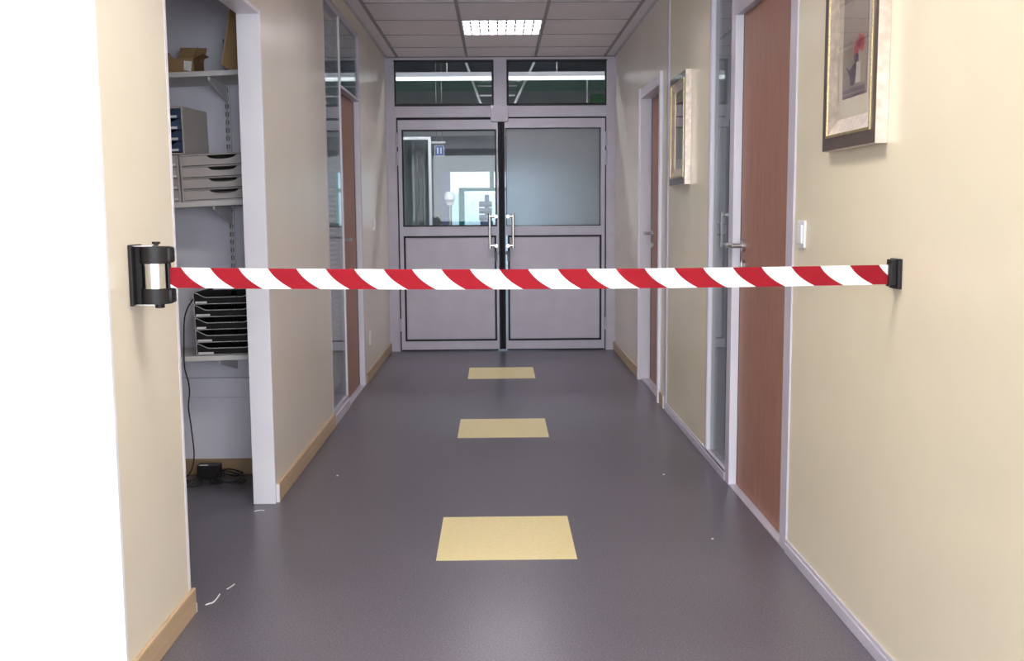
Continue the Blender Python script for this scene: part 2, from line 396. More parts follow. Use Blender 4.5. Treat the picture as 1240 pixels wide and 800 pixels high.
# ================================================================== DOORS AND GLAZING
def gasket(x0, x1, z0, z1, y0, y1, t=0.012):
    b = bmesh.new()
    box(b, x0-t, x0, y0, y1, z0-t, z1+t); box(b, x1, x1+t, y0, y1, z0-t, z1+t)
    box(b, x0, x1, y0, y1, z0-t, z0); box(b, x0, x1, y0, y1, z1, z1+t)
    return b
# ---- door_1: end frame with two leaves and two transom panes
d1 = struct(root('door_1', (0.04, D, 0)), 'lilac-grey double doors with glazed transoms at the corridor end', 'double door')
FZ = H - 0.008
fr = bmesh.new(); YF0, YF1 = D-0.01, D+0.08
T = [(-0.860, -0.037, 2.145, 2.494), (0.109, 0.939, 2.145, 2.494)]
box(fr, XL, -0.878, YF0, YF1, 0, FZ)                       # left post
box(fr, 0.957, XR, YF0, YF1, 0, FZ)                        # right post
box(fr, -0.878, 0.957, YF0, YF1, 2.512, FZ)                # head
box(fr, -0.019, 0.091, YF0, YF1, 2.127, 2.512)             # middle post
box(fr, -0.878, 0.957, YF0, YF1, 2.030, 2.123)             # transom rail
obj('frame', fr, 'door_paint', d1)
ln = bmesh.new()
box(ln, -0.878, -0.872, YF0-0.004, YF0, 0, 2.50); box(ln, 0.951, 0.957, YF0-0.004, YF0, 0, 2.50)
obj('post_bead', ln, 'door_paint', d1)
for (x0, x1, z0, z1) in T:
    obj('gasket', gasket(x0, x1, z0, z1, D-0.009, D+0.03, 0.018), 'black_gap', d1)
    lab(obj('transom_pane', B(x0, x1, D+0.012, D+0.018, z0, z1), 'glass', d1), 'clear transom pane showing the hall beyond')
rb = bmesh.new(); box(rb, -0.862, -0.850, D+0.02, YF1, 0, 2.03); box(rb, 0.940, 0.952, D+0.02, YF1, 0, 2.03); box(rb, -0.86, 0.95, D+0.02, YF1, 2.014, 2.03)
obj('rebate', rb, 'black_gap', d1)
jm = bmesh.new(); box(jm, -0.878, -0.862, YF0+0.004, YF1, 0, 2.03); box(jm, 0.951, 0.957, YF0+0.004, YF1, 0, 2.03)
obj('jamb', jm, 'door_paint', d1)
obj('lock_cover', B(-0.048, 0.103, D-0.035, D-0.008, 1.988, 2.126, bev=0.006), 'door_paint', d1)
sc_ = bmesh.new()
for x in (-0.035, 0.09): cyl(sc_, (x, D-0.037, 2.11), (x, D-0.034, 2.11), 0.006, seg=10)
obj('cover_screw', sc_, 'steel', d1)
def leaf(x0, x1, gl, pn, gmat, glabel, hx, side, top):
    Y0, Y1 = D-0.004, D+0.045
    gx0, gx1, gz0, gz1 = gl; px0, px1, pz0, pz1 = pn
    b = bmesh.new()
    box(b, x0, gx0-0.008, Y0, Y1, 0.012, top); box(b, gx1+0.008, x1, Y0, Y1, 0.012, top)
    box(b, gx0-0.008, gx1+0.008, Y0, Y1, gz1+0.008, top)
    box(b, gx0-0.008, gx1+0.008, Y0, Y1, pz1+0.008, gz0-0.008)
    box(b, gx0-0.008, gx1+0.008, Y0, Y1, 0.012, pz0-0.008)
    lf = obj('door_leaf', b, 'door_paint', d1)
    obj('glazing_gasket', gasket(gx0, gx1, gz0, gz1, Y0-0.002, Y0+0.03, 0.013 if gmat == 'glass' else 0.006), 'black_gap', lf)
    lab(obj('door_pane', B(gx0, gx1, D+0.012, D+0.018, gz0, gz1), gmat, lf), glabel)
    obj('panel_gasket', gasket(px0+0.008, px1-0.008, pz0+0.008, pz1-0.008, Y0-0.0008, Y0+0.03, 0.0165), 'black_gap', lf)
    obj('lower_panel', B(px0+0.008, px1-0.008, Y0+0.003, Y1, pz0+0.008, pz1-0.008, bev=0.004), 'door_paint', lf)
    # pull handle: bar standing over the glass, arms back to the stile
    h = bmesh.new(); ym = D-0.062; sx = x1-0.022 if side < 0 else x0+0.022
    for z in (0.925, 1.178):
        tube(h, [(hx, ym, z), (sx, ym, z)], 0.013, 12); cyl(h, (sx, ym-0.013, z), (sx, D-0.004, z), 0.014, seg=14)
    cyl(h, (hx, ym, 0.900), (hx, ym, 1.203), 0.013, seg=16)
    lab(obj('pull_handle', h, 'chrome', lf, smooth=True), 'chrome pull handle')
    k = bmesh.new(); cyl(k, (sx, D-0.016, 0.855), (sx, D-0.004, 0.855), 0.012, seg=14); box(k, sx-0.009, sx+0.009, D-0.01, D-0.004, 0.79, 0.87)
    obj('lock_cylinder', k, 'louvre', lf)
    xh = x0-0.008 if side < 0 else x1+0.007
    for z0, z1 in ((0.18, 0.29), (1.62, 1.74), (1.78, 1.90)):
        q = bmesh.new(); cyl(q, (xh, D-0.016, z0), (xh, D-0.016, z1), 0.010, seg=12)
        obj('hinge', q, 'door_paint', lf, smooth=True)
    ws = bmesh.new(); box(ws, x0+0.01, x1-0.01, Y0-0.003, Y0+0.006, 0.002, 0.014); obj('floor_seal', ws, 'black_gap', lf)
    return lf
leaf(-0.850, 0.012, (-0.805, -0.014, 1.106, 1.913), (-0.808, -0.016, 0.097, 1.005), 'glass', 'clear glass showing the hall beyond', -0.064, -1, 2.008)
leaf(0.072, 0.940, (0.086, 0.895, 1.100, 1.929), (0.100, 0.904, 0.096, 1.005), 'frost', 'frosted glass pane with a brushed look', 0.138, 1, 2.016)
ms = bmesh.new(); box(ms, 0.014, 0.070, D+0.012, D+0.04, 0.012, 2.01); cyl(ms, (0.027, D+0.010, 0.012), (0.027, D+0.010, 2.01), 0.013, seg=12); cyl(ms, (0.057, D+0.010, 0.012), (0.057, D+0.010, 2.01), 0.013, seg=12)
obj('meeting_seal', ms, 'black_gap', d1, smooth=True)

# ---- lever handle on a side wall door: sx = +1 for right wall doors (door face looks to -x)
def lever(par, xf, y, z, s, dy, name_label):
    n = -s                                                   # direction out of the door face
    b = bmesh.new()
    cyl(b, (xf, y, z), (xf+n*0.010, y, z), 0.026, seg=20); cyl(b, (xf+n*0.010, y, z), (xf+n*0.050, y, z), 0.010, seg=14)
    tube(b, smooth_path([(xf+n*0.045, y-dy*0.004, z), (xf+n*0.052, y+dy*0.03, z), (xf+n*0.050, y+dy*0.075, z), (xf+n*0.044, y+dy*0.118, z-0.002)], 5), 0.0105, 12)
    lab(obj('lever_handle', b, 'steel', par, smooth=True), name_label)
    k = bmesh.new(); cyl(k, (xf, y, z-0.085), (xf+n*0.009, y, z-0.085), 0.024, seg=20); box(k, min(xf+n*0.009, xf+n*0.014), max(xf+n*0.009, xf+n*0.014), y-0.006, y+0.006, z-0.100, z-0.070, bev=0.002)
    obj('keyhole_rose', k, 'steel', par, smooth=True)

# ---- door_2: near brown door on the right, with the glazed side light as window_2
d2 = struct(root('door_2', (XR, 4.1, 0)), 'reddish-brown wooden door near the light switch on the right', 'door')
f2 = bmesh.new(); XD2 = XR + 0.024
box(f2, XR-0.006, XRo, 3.592, 3.675, 0, Z_RH+0.075, bev=0.002)         # near post
box(f2, XR-0.006, XRo, 4.512, 4.590, 0, Z_RH+0.075, bev=0.002)         # far post
box(f2, XR-0.006, XRo, 3.675, 4.512, Z_RH, Z_RH+0.075)                 # head
lab(obj('frame', f2, 'alu', d2), 'lilac-grey metal frame')
lab(obj('daylit_jamb_face', B(XR-0.0065, XD2+0.004, 4.508, 4.5125, 0, Z_RH, bev=0.001), 'white_paint', d2), 'jamb face coloured paler as if daylit')  # daylight on this side of the frame is put into a paler colour
lf2 = obj('door_leaf', B(XD2, XD2+0.04, 3.679, 4.480, 0.010, Z_RH-0.004), 'wood', d2)
obj('edge_gap', B(XD2+0.003, XD2+0.03, 4.480, 4.508, 0.008, Z_RH), 'black_gap', d2)
obj('threshold', B(XR-0.004, XRo, 3.675, 4.512, 0.0, 0.006), 'alu', d2)
lever(lf2, XD2, 4.425, 1.068, 1, 1, 'satin steel lever handle')
# ---- window_2: narrow side light between small picture and door_2
def sidelight(name, label, s, y0, y1, z0, z1, xin, post_far, post_near, blind_y, tilt, blind_off):
    w = struct(root(name, (xin, (y0+y1)/2, 0)), label, 'window')
    f = bmesh.new()
    pj = 0.006 if s > 0 else 0.002                             # how far the profiles stand proud
    xa, xb = (xin-pj, xin+TH) if s > 0 else (xin-TH, xin+pj)
    box(f, xa, xb, y0-post_near, y0, 0, z1+0.03, bev=0.002); box(f, xa, xb, y1, y1+post_far, 0, z1+0.03, bev=0.002)
    box(f, xa, xb, y0, y1, 0.0, z0); box(f, xa, xb, y0, y1, z1, z1+0.03)
    obj('window_frame', f, 'alu', w)
    bd = bmesh.new(); xg = xin + s*(0.014 if s > 0 else 0.005)
    for a, b in ((y0, y0+0.008), (y1-0.008, y1)): box(bd, min(xin, xg), max(xin, xg), a, b, z0, z1)
    obj('glazing_bead', bd, 'white_paint', w)
    obj('window_pane', B(min(xg, xg+s*0.006), max(xg, xg+s*0.006), y0, y1, z0, z1), 'glass', w)
    # venetian blind on the office side
    bl = bmesh.new(); xs = xin + s*blind_off; n = 74
    for i in range(n):
        z = z0 + 0.10 + i*(z1-z0-0.16)/(n-1)
        q = [(xs-0.0125, z-s*tilt), (xs+0.0125, z+s*tilt), (xs+0.0125, z+s*tilt+0.0012), (xs-0.0125, z-s*tilt+0.0012)]
        prism(bl, q, 'Y', blind_y[0], blind_y[1])
    sl = obj('blind_slats', bl, 'slat', w); sl['kind'] = 'stuff'
    hr = bmesh.new(); box(hr, xs-0.016, xs+0.016, blind_y[0], blind_y[1], z1-0.05, z1-0.015); box(hr, xs-0.012, xs+0.012, blind_y[0], blind_y[1], z0+0.075, z0+0.09)
    for yy in (blind_y[0]+0.05, blind_y[1]-0.05): cyl(hr, (xs+0.014, yy, z0+0.08), (xs+0.014, yy, z1-0.02), 0.001, seg=6)
    obj('blind_rails', hr, 'slat', w)
    return w
sidelight('window_2', 'tall narrow glazing with a venetian blind on the right', 1, 4.592, 5.025, 0.045, 2.46, XR, 0.032, 0.001, (5.40, 5.95), 0.0055, 0.130)
struct(obj('trim_11', B(XR, XRo, 4.59, 5.055, 2.49, H+0.02), 'cream'), 'cream strip above the right-hand glazing', 'trim')

# ---- door_3: far door on the right
d3 = struct(root('door_3', (XR, 6.97, 0)), 'brown door in a white frame, far end of the right wall', 'door')
XD3 = XR + 0.070
f3 = bmesh.new()
box(f3, XR-0.010, XD3, 7.436, 7.452, 0, 2.062, bev=0.002)
box(f3, XR-0.016, XR, 7.452, 7.485, 0, 2.075, bev=0.002)
box(f3, XR-0.010, XD3, 6.50, 7.436, 2.00, 2.062)
box(f3, XR-0.016, XR+0.002, 6.515, 6.560, 0, 2.075, bev=0.002)
box(f3, XR, XD3, 6.50, 6.53, 0, 2.0)
lab(obj('frame', f3, 'white_paint', d3), 'white painted frame')
lf3 = obj('door_leaf', B(XD3, XD3+0.04, 6.50, 7.395, 0.012, 2.0), 'wood', d3)
obj('edge_gap', B(XD3+0.002, XD3+0.03, 7.395, 7.436, 0.008, 2.0), 'black_gap', d3)
obj('threshold', B(XR+0.01, XD3+0.04, 6.53, 7.436, 0, 0.010), 'alu', d3)
lever(lf3, XD3, 7.325, 1.06, 1, 1, 'satin steel lever handle')

# ---- window_1 and door_4 on the left
sidelight('window_1', 'tall narrow glazing with a venetian blind on the left', -1, Y_SL0+0.022, Y_SL1+0.014, 0.085, 2.395, XL, 0.026, 0.022, (5.92, 6.44), 0.0055, 0.050)
d4 = struct(root('door_4', (XL, 6.9, 0)), 'brown door with a glazed transom on the left wall', 'door')
XD4 = XL - 0.034
f4 = bmesh.new()
box(f4, XLi, XL+0.002, Y_D1, Y_F1, 0, 2.44)
box(f4, XD4, XL+0.002, Y_D0, Y_D1, 1.980, 1.996); box(f4, XLi, XD4, Y_D0, Y_D1, 1.975, 2.005); box(f4, XLi, XL+0.002, Y_D0, Y_D1, 2.41, 2.44)
box(f4, XL+0.001, XL+0.007, Y_D1+0.005, Y_D1+0.018, 0, 2.42, bev=0.002)
lab(obj('frame', f4, 'alu', d4), 'lilac-grey metal frame')
lab(obj('daylit_jamb_face', B(XD4+0.002, XL+0.003, Y_D1-0.004, Y_D1+0.001, 0, 1.975, bev=0.001), 'white_paint', d4), 'jamb face coloured pale as if daylit')  # pale slab paints in the daylight caught by this side of the frame
lf4 = obj('door_leaf', B(XD4-0.04, XD4, Y_D0+0.002, Y_D1-0.050, 0.010, 1.972), 'wood', d4)
obj('edge_gap', B(XD4-0.03, XD4-0.002, Y_D1-0.050, Y_D1-0.004, 0.008, 1.972), 'black_gap', d4)
lab(obj('transom_pane', B(XL-0.011, XL-0.005, Y_D0, Y_D1, 1.996, 2.41), 'glass', d4), 'clear transom pane over the door')
obj('threshold', B(XLi, XL+0.004, Y_D0, Y_D1, 0, 0.008), 'alu', d4)
lever(lf4, XD4, 6.56, 1.05, -1, 1, 'satin steel lever handle')

# ================================================================== CEILING LIGHTS
def ceiling_light(name, label, x0, x1, y0, y1, emit):
    r = root(name, ((x0+x1)/2, (y0+y1)/2, H))
    hsg = bmesh.new(); t = 0.012
    box(hsg, x0, x0+t, y0, y1, H-0.006, H+0.09); box(hsg, x1-t, x1, y0, y1, H-0.006, H+0.09)
    box(hsg, x0+t, x1-t, y0, y0+t, H-0.006, H+0.09); box(hsg, x0+t, x1-t, y1-t, y1, H-0.006, H+0.09)
    box(hsg, x0, x1, y0, y1, H+0.09, H+0.10)
    obj('housing', hsg, 'white_plastic', r)
    for k in range(4):
        yy = y0 + (y1-y0)*(k+0.5)/4
        lab(obj('fluorescent_tube', cyl(bmesh.new(), (x0+0.02, yy, H+0.050), (x1-0.02, yy, H+0.050), 0.030, seg=12), emit, r, smooth=True), 'glowing fluorescent tube')
    nx = 9
    for i in range(1, nx):
        x = x0 + (x1-x0)*i/nx; obj('louvre_blade', B(x-0.0045, x+0.0045, y0+t, y1-t, H-0.004, H+0.016), 'louvre', r)
    for k in range(1, 4):
        y = y0 + (y1-y0)*k/4; obj('louvre_blade', B(x0+t, x1-t, y-0.010, y+0.010, H-0.003, H+0.015), 'louvre', r)
    return tag(r, label, 'ceiling light', 'fluorescent lights in the ceiling grid')
ceiling_light('ceiling_light', 'lit square louvred fluorescent light before the double doors', -0.240, 0.333, 7.389, 7.971, LAMP_FAR)
ceiling_light('ceiling_light', 'lit square louvred fluorescent light over the barrier belt', NLX0+0.008, NLX1-0.008, NLY0+0.009, NLY1-0.009, LAMP_NEAR)
ceiling_light('ceiling_light', 'unseen fluorescent light added to brighten the middle of the corridor', NLX0+0.008, NLX1-0.008, MLY0+0.009, MLY1-0.009, LAMP_FAR)  # added out of view to lift the walls midway down the corridor
ceiling_light('ceiling_light', 'unseen fluorescent light added to brighten the near walls', NLX0+0.008, NLX1-0.008, BLY0+0.009, BLY1-0.009, LAMP_NEAR)  # extra unseen fitting, added to brighten the near walls

# ================================================================== BELT BARRIER
bd_ = tag(root('belt_dispenser', (XL, 2.716, 0.985)), 'black and chrome belt dispenser screwed to the left wall', 'belt dispenser')
CX, CY, CR = -0.889, 2.716, 0.0385
w = B(XL, XL+0.010, 2.678, 2.760, 0.984, 1.142, bev=0.002); box(w, XL+0.008, CX-0.018, 2.706, 2.726, 0.990, 1.136)
obj('wall_plate', w, 'black', bd_)
for z in (1.1375, 0.9855): lab(obj('bracket_plate', B(XL, CX, CY-0.024, CY+0.024, z, z+0.002), 'steel', bd_), 'thin steel bracket plate')
def capshape(z0, z1):
    b = bmesh.new(); n = 30; pts = []
    for i in range(n):
        t = 2*math.pi*i/n; pts.append((CX+CR*1.02*math.cos(t), CY+CR*1.02*math.sin(t)))
    prism(b, pts, 'Z', z0, z1); box(b, CX+0.004, CX+0.044, CY-0.016, CY+0.026, z0+0.001, z1-0.001, bev=0.006)
    return b
obj('upper_cap', capshape(1.093, 1.1365), 'black', bd_, smooth=True); obj('lower_cap', capshape(0.9885, 1.0285), 'black', bd_, smooth=True)
lab(obj('chrome_sleeve', cyl(bmesh.new(), (CX, CY, 1.0285), (CX, CY, 1.093), CR*0.94, seg=40), 'chrome', bd_, smooth=True), 'polished chrome sleeve')
kn = bmesh.new(); cyl(kn, (CX+0.003, CY, 1.139), (CX+0.003, CY, 1.143), 0.006, seg=14); cyl(kn, (CX+0.003, CY, 1.143), (CX+0.003, CY, 1.149), 0.0105, seg=14)
obj('top_screw', kn, 'black', bd_, smooth=True)
kn = bmesh.new(); cyl(kn, (CX+0.006, CY, 0.977), (CX+0.006, CY, 0.986), 0.012, seg=14); obj('bottom_stub', kn, 'black', bd_, smooth=True)
obj('slot_lip', B(CX+0.036, CX+0.041, CY-0.020, CY-0.004, 1.0285, 1.093), 'black', bd_)

A, Bp = Vector((CX+0.0365, 2.700, 1.0565)), Vector((1.004, 2.645, 1.0525))
bm = bmesh.new(); uvl = bm.loops.layers.uv.new('UVMap'); N = 48; hw = 0.0265; th = 0.0006
rows = []
L = (Bp-A).length
for i in range(N+1):
    t = i/N; c = A.lerp(Bp, t); c.z -= 0.008*4*t*(1-t); hh = hw - 0.0015*t
    rows.append([bm.verts.new(c+Vector((0, dy, dz))) for dy, dz in ((-th, hh), (-th, -hh), (th, -hh), (th, hh))])
uvof = {}
for i, r in enumerate(rows):
    for k, v in enumerate(r): uvof[v] = (i/N*L + 0.0405, 1.0 if k in (0, 3) else 0.0)
fs = []
for a, b in zip(rows, rows[1:]):
    for k in range(4): fs.append(bm.faces.new((a[k], a[(k+1) % 4], b[(k+1) % 4], b[k])))
fs += [bm.faces.new(rows[0]), bm.faces.new(rows[-1][::-1])]
bmesh.ops.recalc_face_normals(bm, faces=fs)
for f in fs:
    for lp in f.loops: lp[uvl].uv = uvof[lp.vert]
tag(obj('barrier_belt', bm, 'belt'), 'red and white striped barrier belt stretched across the corridor', 'barrier belt')

rc = tag(root('belt_receiver', (XR, 2.65, 1.02)), 'small black belt clip fixed to the right wall', 'belt clip')
obj('wall_plate', B(XR-0.011, XR, 2.620, 2.680, 1.016, 1.093, bev=0.002), 'black', rc)
obj('receiver_body', B(1.003, XR-0.010, 2.632, 2.664, 1.025, 1.091, bev=0.002), 'black', rc)
obj('belt_end_clip', B(1.000, 1.006, 2.634, 2.658, 1.022, 1.080, bev=0.0015), 'black', rc)

# ================================================================== PICTURES AND SWITCHES ON THE WALLS
def picture(label, y0, y1, z0, z1, kind):
    """hangs on the right wall, looking to -x"""
    r = root('picture_frame', (XR, (y0+y1)/2, z0))
    XF = XR - 0.034
    def ring(a0, a1, xa, xb):                               # rectangular ring between insets a0 and a1
        b = bmesh.new()
        box(b, xa, xb, y0+a0, y0+a1, z0+a0, z1-a0); box(b, xa, xb, y1-a1, y1-a0, z0+a0, z1-a0)
        box(b, xa, xb, y0+a1, y1-a1, z0+a0, z0+a1); box(b, xa, xb, y0+a1, y1-a1, z1-a1, z1-a0)
        return b
    obj('outer_frame', ring(0.002, 0.038, XF, XR-0.002), 'bronze', r)
    lab(obj('frame_side', ring(0.0, 0.002, XF+0.001, XR-0.001), 'champagne', r), 'pale champagne outer side')
    lab(obj('gold_beading', ring(0.038, 0.046, XF-0.003, XR-0.006), 'gold', r), 'beaded gold edge')
    # sloped inner moulding
    b = bmesh.new(); a0, a1, xa, xb = 0.046, 0.088, XF+0.001, XF+0.018
    o = [(y0+a0, z0+a0), (y1-a0, z0+a0), (y1-a0, z1-a0), (y0+a0, z1-a0)]; i = [(y0+a1, z0+a1), (y1-a1, z0+a1), (y1-a1, z1-a1), (y0+a1, z1-a1)]
    vo = [b.verts.new((xa, *p)) for p in o]; vi = [b.verts.new((xb, *p)) for p in i]; vk = [b.verts.new((XR-0.006, *p)) for p in o]; vk2 = [b.verts.new((XR-0.006, *p)) for p in i]
    ff = []
    for k in range(4):
        n = (k+1) % 4
        ff += [b.faces.new((vo[k], vo[n], vi[n], vi[k])), b.faces.new((vk[n], vk[k], vk2[k], vk2[n])), b.faces.new((vo[n], vo[k], vk[k], vk[n])), b.faces.new((vi[k], vi[n], vk2[n], vk2[k]))]
    bmesh.ops.recalc_face_normals(b, faces=ff)
    lab(obj('inner_moulding', b, 'champagne', r), 'sloping champagne moulding')
    obj('mat_board', B(XF+0.0185, XR-0.004, y0+0.086, y1-0.086, z0+0.086, z1-0.086), 'mat_board', r)
    a = 0.128
    # print with flower, vase and ledge
    py0, py1, pz0, pz1 = y0+a, y1-a, z0+a+0.024, z1-a-0.024
    obj('print_border', B(XF+0.0175, XF+0.0188, py0-0.006, py1+0.006, pz0-0.008, pz1+0.006), 'print_line', r)
    pr = obj('print', B(XF+0.0165, XF+0.0180, py0, py1, pz0, pz1), 'print_grey', r)
    xf0, xf1 = XF+0.0158, XF+0.0166
    def blob(nm, pts, mat): obj(nm, prism(bmesh.new(), pts, 'X', xf0, xf1), mat, pr)
    cy = (py0+py1)/2; wd = py1-py0; hz = pz1-pz0
    if kind == 0:
        f = lambda u, v: (py1-u*wd, pz0+v*hz)              # u from the far edge, v from the bottom
        blob('ledge', [f(0.02, 0.02), f(0.98, 0.02), f(0.98, 0.06), f(0.02, 0.06)], 'print_line')
        blob('vase', [f(0.36, 0.09), f(0.50, 0.09), f(0.56, 0.17), f(0.58, 0.30), f(0.48, 0.31), f(0.30, 0.25), f(0.12, 0.30), f(0.30, 0.20)], 'print_plum')
        blob('pale_jar', [f(0.58, 0.10), f(0.78, 0.10), f(0.76, 0.31), f(0.60, 0.31)], 'print_pale')
        blob('stem', [f(0.50, 0.31), f(0.66, 0.31), f(0.66, 0.39), f(0.48, 0.40)], 'print_plum')
        for du, dv in ((0.0, 0.0), (0.14, 0.05), (0.26, 0.03)):
            blob('petal', [f(0.50+du, 0.37+dv), f(0.62+du, 0.39+dv), f(0.66+du, 0.49+dv), f(0.58+du, 0.55+dv), f(0.46+du, 0.48+dv)], 'print_red')
    obj('picture_glass', B(XF+0.0115, XF+0.0125, y0+0.0875, y1-0.0875, z0+0.0875, z1-0.0875), 'picture_glass', r)
    return tag(r, label, 'picture', 'framed pictures on the right wall')
picture('large near framed flower picture with bronze and gold frame, right wall', 2.752, 3.198, 1.392, 1.967, 0)
picture('small distant framed picture between the post and the narrow glazing', 5.54, 6.03, 1.358, 1.955, 1)

def switch(name, label, cat, x, s, y, z, w, h):
    r = root(name, (x, y, z)); n = -s
    a, b_ = sorted((x, x+n*0.009)); obj('plate', B(a, b_, y-w/2, y+w/2, z-h/2, z+h/2, bev=0.003), 'white_plastic', r)
    if cat == 'socket':
        q = bmesh.new(); cyl(q, (x+n*0.0085, y, z), (x+n*0.0105, y, z), 0.020, seg=20); obj('socket_face', q, 'label', r)
    else:
        a, b_ = sorted((x+n*0.008, x+n*0.015)); obj('rocker', B(a, b_, y-w*0.34, y+w*0.34, z-h*0.34, z+h*0.34, bev=0.002), 'white_plastic', r)
    return tag(r, label, cat)
switch('light_switch', 'white light switch beside the near brown door', 'light switch', XR, 1, 3.490, 1.137, 0.082, 0.092)
switch('light_switch', 'small white light switch on the far left wall', 'light switch', XL, -1, 8.00, 1.127, 0.075, 0.085)
switch('wall_socket', 'small white wall socket low on the far left wall', 'socket', XL, -1, 7.63, 0.30, 0.075, 0.10)

# ================================================================== STORE CUPBOARD
YS = 4.490                                                     # front of the shelves
SH = [(1.8185, math.radians(2.1), 'top'), (1.2740, math.radians(2.4), 'middle'), (0.6065, math.radians(1.2), 'lowest')]
XP = -1.23
def top_z(k, x): return SH[k][0] + math.tan(SH[k][1])*(x-XP)
for k, (z, t, nm) in enumerate(SH):
    r = root('wall_shelf', (XP, YS, z), (0, -t, 0))
    obj('shelf_board', B(-0.97, 0.188, 0, YC-YS-0.002, -0.022, 0, bev=0.002), 'shelf', r, local=True)
    for xb in (0.012, -0.60):
        b = bmesh.new(); prism(b, [(0.02, -0.0225), (YC-YS-0.014, -0.0225), (YC-YS-0.014, -0.100), (YC-YS-0.034, -0.100), (0.02, -0.036)], 'X', xb-0.004, xb+0.004)
        obj('shelf_bracket', b, 'white_plastic', r, local=True)
    tag(r, {'top': 'top cupboard shelf holding cardboard boxes', 'middle': 'middle cupboard shelf under the grey drawer units', 'lowest': 'lowest cupboard shelf under the black letter trays'}[nm], 'shelf', 'shelves in the store cupboard')
for x in (-1.218, -1.83):
    b = bmesh.new(); x0, x1 = x-0.0125, x+0.0125; ya, yb = YC-0.013, YC
    z = 0.56; n = 40; dz = (2.0-z)/n
    box(b, x0, x0+0.004, ya, yb-0.003, 0.56, 2.0); box(b, x1-0.004, x1, ya, yb-0.003, 0.56, 2.0); box(b, x-0.002, x+0.002, ya, yb-0.003, 0.56, 2.0)
    for i in range(n): box(b, x0+0.004, x1-0.004, ya, ya+0.002, z+i*dz, z+i*dz+dz*0.45)
    o = tag(obj('shelf_standard', b, 'white_plastic'), 'slotted white rail behind the shelves, nearer the doorway edge' if x > -1.5 else 'slotted white rail hidden deeper in the cupboard', 'shelf rail', 'slotted rails of the cupboard shelves')
    lab(obj('slot_shadow', B(x0, x1, yb-0.003, yb, 0.56, 2.0), 'louvre', o), 'dark strip painted as shade in the slots')  # dark backing paints in the shade inside the rail slots
# grey drawer units on the middle shelf
def drawer_unit(label, xr):
    k = 1; t = SH[k][1]; wd, dp, hh = 0.300, 0.285, 0.200
    r = root('drawer_unit', (xr-wd/2, YS+0.006, top_z(k, xr-wd/2)), (0, -t, 0))
    b = bmesh.new(); s = 0.008
    box(b, -wd/2, -wd/2+s, 0, dp, 0, hh); box(b, wd/2-s, wd/2, 0, dp, 0, hh); box(b, -wd/2+s, wd/2-s, dp-s, dp, 0, hh)
    for i in range(5):
        z = i*(hh-0.006)/4; box(b, -wd/2+s, wd/2-s, 0.012 if 0 < i < 4 else 0, dp-s, z, z+0.006)
    obj('housing', b, 'tray_grey', r, local=True)
    for i in range(4):
        z0, z1 = i*(hh-0.006)/4+0.008, (i+1)*(hh-0.006)/4-0.002
        cxn, hwn, dep = 0.030, 0.064, 0.017
        pts = [(-wd/2+s+0.001, z0), (wd/2-s-0.001, z0), (wd/2-s-0.001, z1), (cxn+hwn, z1)]
        for q in range(1, 10):
            u = 1-2*q/10; pts.append((cxn+hwn*u, z1-dep*math.sqrt(max(0, 1-u*u))*0.95))
        pts += [(cxn-hwn, z1), (-wd/2+s+0.001, z1)]
        d = bmesh.new(); prism(d, pts, 'Y', -0.002, 0.005)
        dr = obj('drawer', d, 'tray_grey', r, local=True)
        lab(obj('drawer_tray', B(-wd/2+s+0.004, wd/2-s-0.004, 0.006, dp-0.02, z0, z0+0.004), 'black', dr, local=True), 'dark drawer interior')
        obj('label_holder', B(wd/2-0.028, wd/2-0.012, -0.004, -0.0015, z0+0.003, z0+0.011), 'label', dr, local=True)
    return tag(r, label, 'drawer unit', 'grey drawer units on the middle shelf')
drawer_unit('wide grey four-drawer unit beside the white doorway edge', -1.044)
drawer_unit('grey four-drawer unit under the navy-fronted cabinet, mostly hidden', -1.350)
# grey cabinet with navy drawers, turned slightly, standing on the drawer units
zc = 1.4725
r = root('drawer_cabinet', (-1.326, 4.496, zc + 0.001), (0, -math.radians(1.2), -math.radians(5.7)))
wd, dp, hh = 0.28, 0.275, 0.200
b = bmesh.new(); box(b, -wd, -wd+0.008, 0, dp, 0, hh); box(b, -0.008, 0, 0, dp, 0, hh); box(b, -wd+0.008, -0.008, 0, dp, hh-0.008, hh); box(b, -wd+0.008, -0.008, 0, dp, 0, 0.006); box(b, -wd+0.008, -0.008, dp-0.008, dp, 0.006, hh-0.008)
obj('housing', b, 'tray_grey', r, local=True)
for i in range(4):
    z0 = 0.009+i*0.0465; pts = [(-wd+0.01, z0), (-0.010, z0), (-0.010, z0+0.043), (-0.030, z0+0.043), (-0.045, z0+0.034), (-wd+0.055, z0+0.034), (-wd+0.03, z0+0.043), (-wd+0.01, z0+0.043)]
    d = obj('drawer', prism(bmesh.new(), pts, 'Y', -0.006, 0.004), 'navy', r, local=True)
    obj('drawer_tray', B(-wd+0.012, -0.012, 0.004, dp-0.02, z0, z0+0.004), 'black', d, local=True)
    obj('label_holder', B(-0.060-(0.01 if i else 0), -0.024, -0.008, -0.0055, z0+0.004, z0+0.014), 'label', d, local=True)
tag(r, 'grey desktop cabinet with four navy drawers on the grey drawer units', 'cabinet')
